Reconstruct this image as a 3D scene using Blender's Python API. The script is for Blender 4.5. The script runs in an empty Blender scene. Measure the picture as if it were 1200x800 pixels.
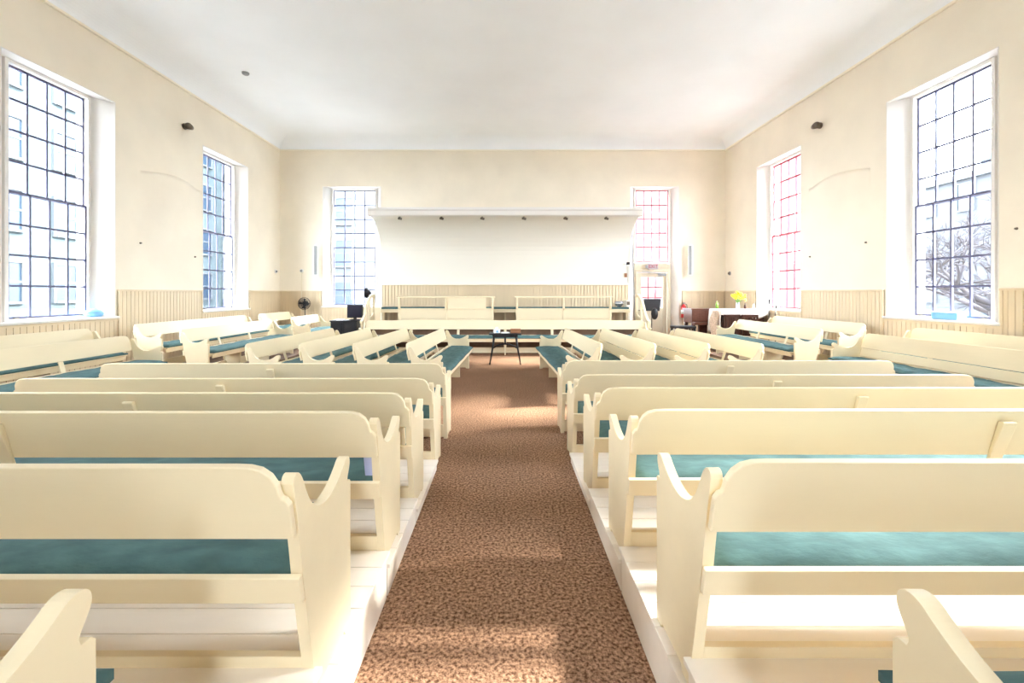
import bpy, math, random
from mathutils import Vector, Matrix

random.seed(7)
S = bpy.context.scene
COL = S.collection

# ------------------------------------------------------------------ camera, sky, sun, exposure
F, EYE = 531.0, 1.6
cam_data = bpy.data.cameras.new('camera')
cam_data.sensor_width = 36.0
cam_data.lens = 36.0 * F / 1200.0
cam_data.shift_x = 8.0 / 1200.0
cam_data.shift_y = -57.0 / 1200.0
cam_data.clip_start = 0.02
cam_data.clip_end = 300
cam = bpy.data.objects.new('camera', cam_data)
cam.location = (0, 0, EYE)
cam.rotation_euler = (math.radians(90), 0, 0)
COL.objects.link(cam)
S.camera = cam

world = bpy.data.worlds.new('world')
S.world = world
world.use_nodes = True
bg = world.node_tree.nodes['Background']
bg.inputs[0].default_value = (0.86, 0.93, 1.0, 1)
bg.inputs[1].default_value = 11.0

sun_data = bpy.data.lights.new('sun', 'SUN')
sun_data.energy = 6.5
sun_data.angle = math.radians(6.0)
sun_data.color = (1.0, 0.95, 0.86)
sun = bpy.data.objects.new('sun', sun_data)
sun.rotation_euler = Vector((-0.80, -0.14, -0.50)).to_track_quat('-Z', 'Y').to_euler()
sun.location = (30, 6, 30)
COL.objects.link(sun)

S.view_settings.view_transform = 'Standard'
S.view_settings.look = 'None'
S.view_settings.gamma = 1.0
S.view_settings.use_curve_mapping = False
S.view_settings.exposure = 2.28
S.cycles.max_bounces = 16
S.cycles.diffuse_bounces = 12
S.cycles.transparent_max_bounces = 16
S.cycles.caustics_reflective = False
S.cycles.caustics_refractive = False
S.cycles.sample_clamp_indirect = 20
S.cycles.use_denoising = True

# ------------------------------------------------------------------ materials
def principled(name, col, rough=0.5, metal=0.0, noise=0.0, nscale=8.0, bump=0.0, bscale=60.0, spec=0.4, stretch=None):
    m = bpy.data.materials.new(name)
    m.use_nodes = True
    nt = m.node_tree
    b = nt.nodes['Principled BSDF']
    b.inputs['Roughness'].default_value = rough
    b.inputs['Metallic'].default_value = metal
    b.inputs['Specular IOR Level'].default_value = spec
    b.inputs['Base Color'].default_value = (*col, 1)
    if noise or bump:
        tc = nt.nodes.new('ShaderNodeTexCoord')
        mp = nt.nodes.new('ShaderNodeMapping')
        if stretch: mp.inputs['Scale'].default_value = stretch
        nt.links.new(tc.outputs['Object'], mp.inputs['Vector'])
    if noise:
        n = nt.nodes.new('ShaderNodeTexNoise')
        n.inputs['Scale'].default_value = nscale
        n.inputs['Detail'].default_value = 5
        r = nt.nodes.new('ShaderNodeValToRGB')
        r.color_ramp.elements[0].position = 0.3
        r.color_ramp.elements[1].position = 0.7
        r.color_ramp.elements[0].color = (*[max(0, c * (1 - noise)) for c in col], 1)
        r.color_ramp.elements[1].color = (*[min(1, c * (1 + noise * 0.6)) for c in col], 1)
        nt.links.new(mp.outputs[0], n.inputs['Vector'])
        nt.links.new(n.outputs['Fac'], r.inputs['Fac'])
        nt.links.new(r.outputs['Color'], b.inputs['Base Color'])
    if bump:
        n2 = nt.nodes.new('ShaderNodeTexNoise')
        n2.inputs['Scale'].default_value = bscale
        n2.inputs['Detail'].default_value = 4
        bp = nt.nodes.new('ShaderNodeBump')
        bp.inputs['Strength'].default_value = bump
        bp.inputs['Distance'].default_value = 0.01
        nt.links.new(mp.outputs[0], n2.inputs['Vector'])
        nt.links.new(n2.outputs['Fac'], bp.inputs['Height'])
        nt.links.new(bp.outputs[0], b.inputs['Normal'])
    return m

def glass_mat(name, tint):
    m = bpy.data.materials.new(name)
    m.use_nodes = True
    nt = m.node_tree
    nt.nodes.remove(nt.nodes['Principled BSDF'])
    out = nt.nodes['Material Output']
    t = nt.nodes.new('ShaderNodeBsdfTransparent')
    t.inputs[0].default_value = (*tint, 1)
    g = nt.nodes.new('ShaderNodeBsdfGlossy')
    g.inputs['Roughness'].default_value = 0.03
    mix = nt.nodes.new('ShaderNodeMixShader')
    mix.inputs[0].default_value = 0.05
    nt.links.new(t.outputs[0], mix.inputs[1])
    nt.links.new(g.outputs[0], mix.inputs[2])
    nt.links.new(mix.outputs[0], out.inputs['Surface'])
    return m

def carpet_mat():
    m = bpy.data.materials.new('brown_carpet')
    m.use_nodes = True
    nt = m.node_tree
    b = nt.nodes['Principled BSDF']
    b.inputs['Roughness'].default_value = 0.95
    b.inputs['Specular IOR Level'].default_value = 0.1
    tc = nt.nodes.new('ShaderNodeTexCoord')
    n = nt.nodes.new('ShaderNodeTexNoise'); n.inputs['Scale'].default_value = 58; n.inputs['Detail'].default_value = 3; n.inputs['Roughness'].default_value = 0.6
    r = nt.nodes.new('ShaderNodeValToRGB')
    r.color_ramp.elements[0].position = 0.36; r.color_ramp.elements[0].color = (0.11, 0.052, 0.028, 1)
    r.color_ramp.elements[1].position = 0.66; r.color_ramp.elements[1].color = (0.56, 0.34, 0.215, 1)
    n3 = nt.nodes.new('ShaderNodeTexNoise'); n3.inputs['Scale'].default_value = 1.3; n3.inputs['Detail'].default_value = 2
    mx = nt.nodes.new('ShaderNodeMix'); mx.data_type = 'RGBA'; mx.blend_type = 'MULTIPLY'
    r2 = nt.nodes.new('ShaderNodeValToRGB')
    r2.color_ramp.elements[0].position = 0.3; r2.color_ramp.elements[0].color = (0.8, 0.8, 0.8, 1)
    r2.color_ramp.elements[1].position = 0.7; r2.color_ramp.elements[1].color = (1, 1, 1, 1)
    mx.inputs[0].default_value = 1.0
    bp = nt.nodes.new('ShaderNodeBump'); bp.inputs['Strength'].default_value = 0.9; bp.inputs['Distance'].default_value = 0.012
    L = nt.links.new
    L(tc.outputs['Object'], n.inputs['Vector']); L(tc.outputs['Object'], n3.inputs['Vector'])
    L(n.outputs['Fac'], r.inputs['Fac']); L(n3.outputs['Fac'], r2.inputs['Fac'])
    L(r.outputs['Color'], mx.inputs[6]); L(r2.outputs['Color'], mx.inputs[7])
    L(mx.outputs[2], b.inputs['Base Color'])
    L(n.outputs['Fac'], bp.inputs['Height']); L(bp.outputs[0], b.inputs['Normal'])
    return m

M = dict(
    wall=principled('wall_plaster', (0.84, 0.77, 0.645), 0.75, noise=0.05, nscale=1.2, bump=0.12, bscale=18),
    ceiling=principled('ceiling_plaster', (0.89, 0.92, 0.95), 0.85, noise=0.03, nscale=0.8, bump=0.1, bscale=10),
    cove=principled('cove_plaster', (0.84, 0.83, 0.80), 0.8),
    reveal=principled('reveal_white', (0.77, 0.75, 0.72), 0.6),
    trim=principled('trim_paint', (0.88, 0.83, 0.71), 0.5),
    wainscot=principled('wainscot_paint', (0.70, 0.575, 0.395), 0.5, noise=0.06, nscale=4, stretch=(1, 1, 0.2)),
    pew=principled('pew_paint', (0.80, 0.695, 0.485), 0.42, noise=0.035, nscale=5, bump=0.08, bscale=40, stretch=(0.25, 1, 1)),
    tread=principled('platform_paint', (0.86, 0.80, 0.72), 0.5, noise=0.06, nscale=6, bump=0.08, bscale=30, stretch=(0.3, 1, 1)),
    teal=principled('teal_cloth', (0.080, 0.155, 0.160), 0.9, noise=0.22, nscale=14, bump=0.5, bscale=35, spec=0.15, stretch=(0.5, 1, 1)),
    carpet=carpet_mat(),
    hood=principled('hood_plaster', (0.80, 0.775, 0.70), 0.7),
    muntin=principled('muntin_slate', (0.095, 0.095, 0.17), 0.5),  # violet cast of backlighting put into the bar colour
    muntin_pink=principled('muntin_pink', (0.42, 0.05, 0.07), 0.5),  # reddish sun glare painted into the bars as their base colour
    glass=glass_mat('window_glass', (0.96, 0.97, 0.98)),
    glass_pink=glass_mat('pink_glass', (0.97, 0.90, 0.92)),
    black=principled('black_plastic', (0.012, 0.012, 0.016), 0.45),
    darkwood=principled('dark_walnut', (0.075, 0.028, 0.02), 0.35, noise=0.3, nscale=10, stretch=(1, 1, 6)),
    brownwood=principled('brown_wood', (0.15, 0.055, 0.035), 0.4, noise=0.3, nscale=10, stretch=(1, 1, 6)),
    riser=principled('brown_riser', (0.17, 0.10, 0.062), 0.6, noise=0.2, nscale=6),
    lace=principled('white_lace', (0.82, 0.78, 0.73), 0.85, noise=0.15, nscale=28, bump=0.4, bscale=40),
    lacebeige=principled('beige_lace', (0.58, 0.44, 0.33), 0.85, noise=0.3, nscale=25, bump=0.4, bscale=40),
    white=principled('white_plastic', (0.85, 0.85, 0.84), 0.4),
    grey=principled('grey_metal', (0.28, 0.29, 0.30), 0.4, metal=0.3),
    bronze=principled('bronze_metal', (0.16, 0.13, 0.10), 0.5, metal=0.4),
    silver=principled('silver_bowl', (0.55, 0.60, 0.66), 0.25, metal=0.7),
    red=principled('red_enamel', (0.60, 0.025, 0.03), 0.35),
    yellow=principled('yellow_petal', (0.88, 0.68, 0.03), 0.6),
    green=principled('green_leaf', (0.13, 0.30, 0.05), 0.6),
    lime=principled('lime_can', (0.36, 0.66, 0.12), 0.4),
    blue=principled('blue_bag', (0.22, 0.50, 0.78), 0.5),
    lavender=principled('lavender_card', (0.42, 0.46, 0.72), 0.7),
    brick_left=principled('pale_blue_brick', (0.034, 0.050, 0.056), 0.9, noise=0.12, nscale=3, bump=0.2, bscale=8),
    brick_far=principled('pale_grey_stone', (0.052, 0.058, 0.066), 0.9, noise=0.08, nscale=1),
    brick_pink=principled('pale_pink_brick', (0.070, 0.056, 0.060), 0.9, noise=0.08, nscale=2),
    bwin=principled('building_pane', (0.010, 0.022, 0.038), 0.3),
    bframe=principled('building_frame', (0.05, 0.058, 0.065), 0.7),
    bteal=principled('teal_cladding', (0.014, 0.04, 0.048), 0.6),
    bark=principled('bark', (0.018, 0.016, 0.022), 0.9),
    ground=principled('courtyard_paving', (0.22, 0.22, 0.22), 0.9, noise=0.1, nscale=2),
    pipe=principled('cream_pipe', (0.72, 0.65, 0.50), 0.5),
    door=principled('door_paint', (0.60, 0.53, 0.40), 0.5),
    sign=principled('sign_plastic', (0.42, 0.38, 0.40), 0.4),
    signred=principled('sign_red', (0.35, 0.01, 0.03), 0.5),
    leather=principled('brown_leather', (0.30, 0.13, 0.06), 0.5),
)

# ------------------------------------------------------------------ mesh helpers
class MB:
    def __init__(self):
        self.v, self.f, self.s = [], [], []
    def add(self, vs, fs, smooth=False):
        o = len(self.v)
        self.v += [tuple(p) for p in vs]
        self.f += [tuple(i + o for i in f) for f in fs]
        self.s += [smooth] * len(fs)
        return self
    def box(self, x0, x1, y0, y1, z0, z1):
        vs = [(x, y, z) for z in (z0, z1) for y in (y0, y1) for x in (x0, x1)]
        return self.add(vs, [(0, 2, 3, 1), (4, 5, 7, 6), (0, 1, 5, 4), (1, 3, 7, 5), (3, 2, 6, 7), (2, 0, 4, 6)])
    def prism(self, poly, a, b, axis='x'):
        # poly: list of (p,q); axis x -> (y,z), y -> (x,z), z -> (x,y)
        n = len(poly)
        def P(t, p, q):
            return (t, p, q) if axis == 'x' else ((p, t, q) if axis == 'y' else (p, q, t))
        vs = [P(a, *p) for p in poly] + [P(b, *p) for p in poly]
        fs = [tuple(range(n - 1, -1, -1)), tuple(range(n, 2 * n))]
        fs += [(i, (i + 1) % n, (i + 1) % n + n, i + n) for i in range(n)]
        area = sum(poly[i][0] * poly[(i + 1) % n][1] - poly[(i + 1) % n][0] * poly[i][1] for i in range(n))
        flip = (area < 0) != (axis == 'y')
        if flip: fs = [tuple(reversed(f)) for f in fs]
        return self.add(vs, fs)
    def lathe(self, prof, c=(0, 0, 0), n=20, smooth=True):
        # prof: list of (r,z) bottom to top
        vs, fs = [], []
        for r, z in prof:
            for k in range(n):
                a = 2 * math.pi * k / n
                vs.append((c[0] + r * math.cos(a), c[1] + r * math.sin(a), c[2] + z))
        for i in range(len(prof) - 1):
            for k in range(n):
                fs.append((i * n + k, i * n + (k + 1) % n, (i + 1) * n + (k + 1) % n, (i + 1) * n + k))
        fs.append(tuple(range(n - 1, -1, -1)))
        fs.append(tuple((len(prof) - 1) * n + k for k in range(n)))
        return self.add(vs, fs, smooth)
    def tube(self, pts, r, n=8, smooth=True):
        pts = [Vector(p) for p in pts]
        rs = r if isinstance(r, (list, tuple)) else [r] * len(pts)
        vs, fs = [], []
        for i, p in enumerate(pts):
            t = (pts[min(i + 1, len(pts) - 1)] - pts[max(i - 1, 0)]).normalized()
            u = t.cross(Vector((0, 0, 1)))
            if u.length < 1e-3: u = t.cross(Vector((0, 1, 0)))
            u.normalize(); w = u.cross(t)
            for k in range(n):
                a = 2 * math.pi * k / n
                vs.append(p + (u * math.cos(a) + w * math.sin(a)) * rs[i])
        for i in range(len(pts) - 1):
            for k in range(n):
                fs.append((i * n + k, (i + 1) * n + k, (i + 1) * n + (k + 1) % n, i * n + (k + 1) % n))
        fs.append(tuple(range(n)))
        fs.append(tuple((len(pts) - 1) * n + k for k in range(n - 1, -1, -1)))
        return self.add(vs, fs, smooth)
    def ball(self, c, rx, ry=None, rz=None, n=14, m=8):
        ry = ry or rx; rz = rz or rx
        prof = [(math.sin(math.pi * (i + 0.02) / (m + 0.04)), -math.cos(math.pi * (i + 0.02) / (m + 0.04))) for i in range(m + 1)]
        o = len(self.v)
        self.lathe(prof, (0, 0, 0), n)
        for i in range(o, len(self.v)):
            x, y, z = self.v[i]
            self.v[i] = (c[0] + x * rx, c[1] + y * ry, c[2] + z * rz)
        return self
    def mesh(self, name, mat):
        me = bpy.data.meshes.new(name)
        me.from_pydata(self.v, [], self.f)
        me.polygons.foreach_set('use_smooth', self.s)
        me.materials.append(M[mat] if isinstance(mat, str) else mat)
        me.update()
        return me
    def build(self, name, mat, parent=None, bevel=0, **tags):
        return obj(name, self.mesh(name, mat), parent, bevel, **tags)

def obj(name, me, parent=None, bevel=0, **tags):
    o = bpy.data.objects.new(name, me)
    COL.objects.link(o)
    if parent: o.parent = parent
    if bevel:
        b = o.modifiers.new('bevel', 'BEVEL'); b.width = bevel; b.segments = 2; b.limit_method = 'ANGLE'
        b.angle_limit = math.radians(40)
    tag(o, **tags)
    return o

def tag(o, label=None, cat=None, group=None, kind=None):
    if label: o['label'] = label
    if cat: o['category'] = cat
    if group: o['group'] = group
    if kind: o['kind'] = kind
    return o

def empty(name, loc=(0, 0, 0), rz=0.0, **tags):
    o = bpy.data.objects.new(name, None)
    o.empty_display_size = 0.1
    COL.objects.link(o)
    o.location = loc
    o.rotation_euler = (0, 0, rz)
    tag(o, **tags)
    return o

# ------------------------------------------------------------------ room shell
XL, XR, YF, YR = -7.33, 7.17, 14.75, -4.0
ZC, RISE, RUN = 6.24, 0.36, 0.55
TH = 0.5
SIDE_OPEN = [(2.16, 4.10), (6.58, 8.52), (10.98, 12.92)]  # first opening is out of view, added for daylight on the nearest pews
SPL = 0.26
WZ0, WZ1 = 1.14, 5.18
ZT = ZC + 0.9

floor = MB().box(XL - TH, XR + TH, YR - TH, YF + TH, -0.15, 0).build('floor', 'carpet', kind='structure',
        label='brown looped carpet floor running down the aisle')

def side_wall(name, x0, x1, label):
    mb = MB()
    y = YR - TH
    for a, b in SIDE_OPEN:
        mb.box(x0, x1, y, a, 0, ZT)
        mb.box(x0, x1, a, b, 0, WZ0)
        mb.box(x0, x1, a, b, WZ1, ZT)
        y = b
    mb.box(x0, x1, y, YF + TH, 0, ZT)
    return mb.build(name, 'wall', kind='structure', label=label)

wall_left = side_wall('wall_left', XL - TH, XL, 'cream plaster wall with tall windows on the left')
wall_right = side_wall('wall_right', XR, XR + TH, 'cream plaster wall with tall windows on the right')
BL = (-5.94, -4.04); BR = (4.06, 5.66)
mb = MB()
mb.box(XL, BL[0], YF, YF + TH, 0, ZT); mb.box(BL[0], BL[1], YF, YF + TH, 0, WZ0); mb.box(BL[0], BL[1], YF, YF + TH, 5.06, ZT)
mb.box(BL[1], BR[0], YF, YF + TH, 0, ZT); mb.box(BR[0], BR[1], YF, YF + TH, 5.06, ZT); mb.box(BR[1], XR, YF, YF + TH, 0, ZT)
wall_front = mb.build('wall_front', 'wall', kind='structure', label='cream plaster end wall behind the raised benches')
REAR_OPEN = [(-0.2, 1.25)]  # unseen opening, added and kept narrow to light the pew backs
mb = MB(); x = XL
for a, b in REAR_OPEN:
    mb.box(x, a, YR - TH, YR, 0, ZT); mb.box(a, b, YR - TH, YR, 0, WZ0); mb.box(a, b, YR - TH, YR, WZ1, ZT); x = b
mb.box(x, XR, YR - TH, YR, 0, ZT)
wall_rear = mb.build('wall_rear', 'wall', kind='structure', label='cream plaster wall behind the viewer')

# reveals: thin white lining boards in each opening
def reveal(parent, axis, a, b, face, out, z0, z1, bottom=True, spl=SPL):
    """splayed white jambs: wide at the room face, narrowing to the sash"""
    mb = MB(); f0 = face - out * .004; f1 = face + out * REC; f2 = face + out * (TH - .01)
    def wedge(e, sgn):
        pts = [(e, f0), (e + sgn * .012, f0), (e + sgn * spl, f1), (e + sgn * spl, f2), (e, f2)]
        mb.prism([(q, p) for p, q in pts] if axis == 'y' else pts, z0, z1, 'z')
    wedge(a, 1); wedge(b, -1)
    def bx(p0, p1, q0, q1, r0, r1):
        q0, q1 = sorted((q0, q1))
        if axis == 'y': mb.box(q0, q1, p0, p1, r0, r1)
        else: mb.box(p0, p1, q0, q1, r0, r1)
    bx(a, b, f0, f2, z1 - .012, z1)
    if bottom: bx(a, b, f0, f2, z0, z0 + .012)
    return mb.build('window_reveal', 'reveal', parent)
REC = 0.27
for a, b in SIDE_OPEN:
    reveal(wall_left, 'y', a, b, XL, -1, WZ0, WZ1)
    reveal(wall_right, 'y', a, b, XR, 1, WZ0, WZ1)
for a, b in REAR_OPEN: reveal(wall_rear, 'x', a, b, YR, -1, WZ0, WZ1)
reveal(wall_front, 'x', BL[0], BL[1], YF, 1, WZ0, 5.06, True, .2)
reveal(wall_front, 'x', BR[0], BR[1], YF, 1, 0.0, 5.06, False, .2)

# ceiling with curved cove
mb = MB()
N = 12
rings = []
for i in range(N + 1):
    t = math.pi / 2 * i / N
    ins = RUN * (1 - math.cos(t)); z = ZC + RISE * math.sin(t)
    rings.append([(XL + ins, YR + ins, z), (XR - ins, YR + ins, z), (XR - ins, YF - ins, z), (XL + ins, YF - ins, z)])
vs = [p for r in rings for p in r]
fs = []
for i in range(N):
    for k in range(4):
        fs.append((i * 4 + k, i * 4 + (k + 1) % 4, (i + 1) * 4 + (k + 1) % 4, (i + 1) * 4 + k))
fs = [tuple(reversed(f)) for f in fs]
mb.add(vs, fs, False)
mb.add(rings[-1], [(3, 2, 1, 0)])
mb.box(XL, XR, YR, YF, ZT, ZT + 0.1)
ceiling = mb.build('ceiling', 'ceiling', kind='structure', label='pale grey ceiling with a curved cove')
mb = MB(); c = 0.05
mb.box(XL, XL + c, YR, YF, ZC - 0.03, ZC + 0.012); mb.box(XR - c, XR, YR, YF, ZC - 0.03, ZC + 0.012)
mb.box(XL + c, XR - c, YF - c, YF, ZC - 0.03, ZC + 0.012); mb.box(XL + c, XR - c, YR, YR + c, ZC - 0.03, ZC + 0.012)
mb.build('trim_1', 'trim', kind='structure', label='slim cream moulding under the ceiling cove', bevel=0.01)

# wainscot: beadboard planks in real relief, with a cap rail
WT = 1.63
def beads(mb, axis, a, b, face, inward, z0, z1):
    n = max(1, round((b - a) / 0.095)); w = (b - a) / n
    for i in range(n):
        p, q = a + i * w + 0.005, a + (i + 1) * w - 0.005
        lo, hi = sorted((face, face + inward * 0.022))
        if axis == 'y': mb.box(lo, hi, p, q, z0, z1)
        else: mb.box(p, q, lo, hi, z0, z1)
def wainscot(wall, axis, a0, b0, face, inward, opens):
    mb = MB(); cap = MB()
    def slab(m, p, q, d, z0, z1):
        lo, hi = sorted((face, face + inward * d))
        if axis == 'y': m.box(lo, hi, p, q, z0, z1)
        else: m.box(p, q, lo, hi, z0, z1)
    cur = a0
    segs = []
    for a, b, zl in opens:
        segs.append((cur, a, WT)); 
        if zl: segs.append((a, b, zl))
        cur = b
    segs.append((cur, b0, WT))
    for p, q, z in segs:
        if q - p < 0.05: continue
        beads(mb, axis, p, q, face, inward, 0.16, z)
        slab(mb, p, q, 0.012, 0.0, z)
        slab(cap, p, q, 0.045 if z == WT else 0.03, z, z + 0.035)
        slab(cap, p, q, 0.03, 0.0, 0.16)
        if z == WT:
            slab(cap, p, p + 0.035, 0.034, 0.16, z); slab(cap, q - 0.035, q, 0.034, 0.16, z)
    mb.build('beadboard', 'wainscot', wall, kind='stuff')
    cap.build('wainscot_rail', 'wainscot', wall)
wainscot(wall_left, 'y', YR, YF, XL, 1, [(a - .04, b + .04, WZ0 - 0.06) for a, b in SIDE_OPEN])
wainscot(wall_right, 'y', YR, YF, XR, -1, [(a - .04, b + .04, WZ0 - 0.06) for a, b in SIDE_OPEN])
wainscot(wall_front, 'x', XL + .05, XR - .05, YF, -1, [(BL[0] - .04, BL[1] + .04, WZ0 - 0.06), (-4.0, 4.0, 0), (BR[0] - .1, BR[1] + .1, 0)])

# ------------------------------------------------------------------ windows
win_count = [0]
def make_window(loc, rz, w, z0, z1, cols, rows, mun='muntin', gl='glass', label='', sash_split=True, sill=True, spl=SPL):
    """local: x across, +y towards the outdoors, origin at sill centre in the sash plane"""
    win_count[0] += 1
    root = empty('window_%d' % win_count[0], loc, rz, kind='structure', label=label)
    h = z1 - z0; fr = 0.055
    m = MB()
    m.box(-w / 2, -w / 2 + fr, -0.05, 0.09, 0, h); m.box(w / 2 - fr, w / 2, -0.05, 0.09, 0, h)
    m.box(-w / 2 + fr, w / 2 - fr, -0.05, 0.09, h - fr, h); m.box(-w / 2 + fr, w / 2 - fr, -0.05, 0.09, 0, fr * 0.8)
    m.build('window_frame', 'reveal', root, 0.006)
    if sill:
        MB().prism([(-w / 2, -.05), (-w / 2 - spl, -REC - .005), (-w / 2 - spl - .05, -REC - .005), (-w / 2 - spl - .05, -REC - .05), (w / 2 + spl + .05, -REC - .05), (w / 2 + spl + .05, -REC - .005), (w / 2 + spl, -REC - .005), (w / 2, -.05)], -.03, .012, 'z').build('window_sill', 'reveal', root, 0.006)
    ix = w / 2 - fr; zb = fr * 0.8; zt = h - fr
    halves = [(zb, (zb + zt) / 2 + 0.02, 0.0, rows // 2), ((zb + zt) / 2 - 0.02, zt, 0.045, rows - rows // 2)] if sash_split else [(zb, zt, 0.02, rows)]
    for (a, b, yo, nr) in halves:
        s = MB(); r = 0.032; mu = 0.016
        s.box(-ix, -ix + r, yo - .018, yo + .018, a, b); s.box(ix - r, ix, yo - .018, yo + .018, a, b)
        s.box(-ix + r, ix - r, yo - .018, yo + .018, a, a + r); s.box(-ix + r, ix - r, yo - .018, yo + .018, b - r, b)
        pw = (2 * ix - 2 * r) / cols; ph = (b - a - 2 * r) / nr
        for k in range(1, cols):
            x = -ix + r + k * pw; s.box(x - mu, x + mu, yo - .014, yo + .014, a + r, b - r)
        for k in range(1, nr):
            z = a + r + k * ph; s.box(-ix + r, ix - r, yo - .012, yo + .012, z - mu, z + mu)
        so = s.build('sash', mun, root)
        pm = MB().box(-pw / 2 + mu, pw / 2 - mu, -.002, .002, -ph / 2 + mu, ph / 2 - mu).mesh('pane', gl)
        for i in range(cols):
            for k in range(nr):
                p = obj('pane', pm, so)
                p.location = (-ix + r + (i + .5) * pw, yo, a + r + (k + .5) * ph)
        if sash_split and yo == 0.0:
            for sx in (-.38, .38):
                MB().box(sx * w - .03, sx * w + .03, yo - .05, yo - .018, a, a + .02).build('sash_lift', 'bronze', so)
    # light portal: sampling aid for the daylight entering this opening
    ld = bpy.data.lights.new('window_portal', 'AREA'); ld.shape = 'RECTANGLE'
    ld.size = w; ld.size_y = h; ld.cycles.is_portal = True
    lo = bpy.data.objects.new('window_portal', ld); COL.objects.link(lo); lo.parent = root
    lo.location = (0, 0.2, h / 2); lo.rotation_euler = (math.radians(-90), 0, 0)
    return root

LBL_L = ['sash window on the left wall beside the viewer',
         'tall many-paned sash window at the left edge, pale blue building outside', 'narrower-looking left wall sash window nearest the end wall corner']
LBL_R = ['sash window on the right wall beside the viewer',
         'tall sash window at the right edge with bare branches outside', 'right wall sash window with pinkish muntins near the flowers']
for i, (a, b) in enumerate(SIDE_OPEN):
    make_window((XL - REC, (a + b) / 2, WZ0 + .012), math.radians(90), b - a - 2 * SPL, WZ0 + .012, WZ1 - .012, 4, 8, label=LBL_L[i])
    make_window((XR + REC, (a + b) / 2, WZ0 + .012), math.radians(-90), b - a - 2 * SPL, WZ0 + .012, WZ1 - .012, 4, 8,
                'muntin_pink' if i == 2 else 'muntin', label=LBL_R[i])
make_window(((BL[0] + BL[1]) / 2, YF + REC, WZ0 + .012), 0, BL[1] - BL[0] - .4, WZ0 + .012, 5.048, 4, 8, label='end wall sash window left of the white hood', spl=.2)
for a, b in REAR_OPEN:
    make_window(((a + b) / 2, YR - REC, WZ0 + .012), math.radians(180), b - a - 2 * SPL, WZ0 + .012, WZ1 - .012, 3, 8, label='narrow sash window in the wall behind the viewer')
make_window(((BR[0] + BR[1]) / 2, YF + REC, 2.58), 0, BR[1] - BR[0] - .4, 2.58, 5.048, 4, 5, 'muntin_pink',
            label='pink-muntined transom window above the exit door', sash_split=False, sill=False)

# exit door below the transom
dc = (BR[0] + BR[1]) / 2
door = empty('door_1', (dc, YF + REC, 0), 0, kind='structure', label='cream glazed exit door under the transom window')
m = MB(); w2 = (BR[1] - BR[0]) / 2 - .2
m.box(-w2, -0.50, -.06, .09, 0, 2.56); m.box(0.50, w2, -.06, .09, 0, 2.56); m.box(-0.50, 0.50, -.06, .09, 2.28, 2.56)
m.build('door_frame', 'door', door, .006)
m = MB(); m.box(-.56, -.50, -.10, -.06, 0, 2.30); m.box(.50, .56, -.10, -.06, 0, 2.30); m.box(-.56, .56, -.10, -.06, 2.30, 2.37)
m.build('door_casing', 'door', door, .006)
m = MB()
m.box(-.49, -.36, 0, .05, .02, 2.26); m.box(.36, .49, 0, .05, .02, 2.26); m.box(-.36, .36, 0, .05, 2.12, 2.26); m.box(-.36, .36, 0, .05, .02, .22)
m.box(-.36, .36, 0, .05, .98, 1.10)
leaf = m.build('door_leaf', 'door', door, .004)
MB().box(-.36, .36, .015, .035, .22, .98).build('door_panel', 'door', leaf)
m = MB()
for k in (1, 2): m.box(-.36 + .24 * k - .018, -.36 + .24 * k + .018, .01, .04, 1.10, 2.12)
for k in (1, 2): m.box(-.36, .36, .012, .038, 1.10 + .34 * k - .018, 1.10 + .34 * k + .018)
m.build('muntin_grid', 'muntin_pink', leaf)
pm = MB().box(-.108, .108, -.002, .002, -.158, .158).mesh('pane', 'glass')
for i in range(3):
    for k in range(3):
        p = obj('pane', pm, leaf); p.location = (-.36 + .24 * (i + .5), .025, 1.10 + .34 * (k + .5))
m = MB(); m.box(.20, .46, -.05, -.005, 2.16, 2.23); m.tube([(.30, -.03, 2.235), (.02, -.16, 2.25), (-.35, -.09, 2.31)], .012)
m.build('door_closer', 'grey', door)
m = MB(); m.tube([(-.43, 0, 1.02), (-.43, -.05, 1.02), (-.34, -.05, 1.02)], .012); m.build('door_handle', 'bronze', door)
ld = bpy.data.lights.new('door_portal', 'AREA'); ld.shape = 'RECTANGLE'; ld.size = .72; ld.size_y = 1.02; ld.cycles.is_portal = True
lo = bpy.data.objects.new('door_portal', ld); COL.objects.link(lo); lo.parent = door; lo.location = (0, .3, 1.61); lo.rotation_euler = (math.radians(-90), 0, 0)

# ------------------------------------------------------------------ tiered platforms under the rear pews
D_R = [0.86, 1.90, 2.78, 3.68, 4.65, 5.50]
D_L = [0.86, 1.86, 2.74, 3.52, 4.47, 5.30]
TZ = [0.355, 0.24, 0.165, 0.085, 0.0, 0.0]
BASE = 0.335
def platform(side, D, name_label):
    root = empty('tiered_platform', (0, 0, 0), 0, kind='structure', label=name_label)
    xa, xb = (0.615, 4.36) if side > 0 else (-4.36, -0.615)
    y0 = -3.2
    for t in range(4):
        y1 = D[t + 1] - BASE - 0.01
        zt = TZ[t]
        MB().box(xa + .006, xb - .006, y0, y1 - .02, 0, zt - 0.022).build('tier', 'tread', root)
        n = max(1, round((y1 - y0) / 0.15)); w = (y1 - y0) / n
        pm = MB().box(xa - .006, xb + .006, -w / 2 + .002, w / 2 - .002, -.022, 0).mesh('plank', 'tread')
        for k in range(n):
            p = obj('plank', pm, root, .003); p.location = (0, y0 + (k + .5) * w, zt)
        y0 = y1
    return root
platform(1, D_R, 'cream painted stepped platform right of the carpet aisle')
platform(-1, D_L, 'cream painted stepped platform left of the carpet aisle')
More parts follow.
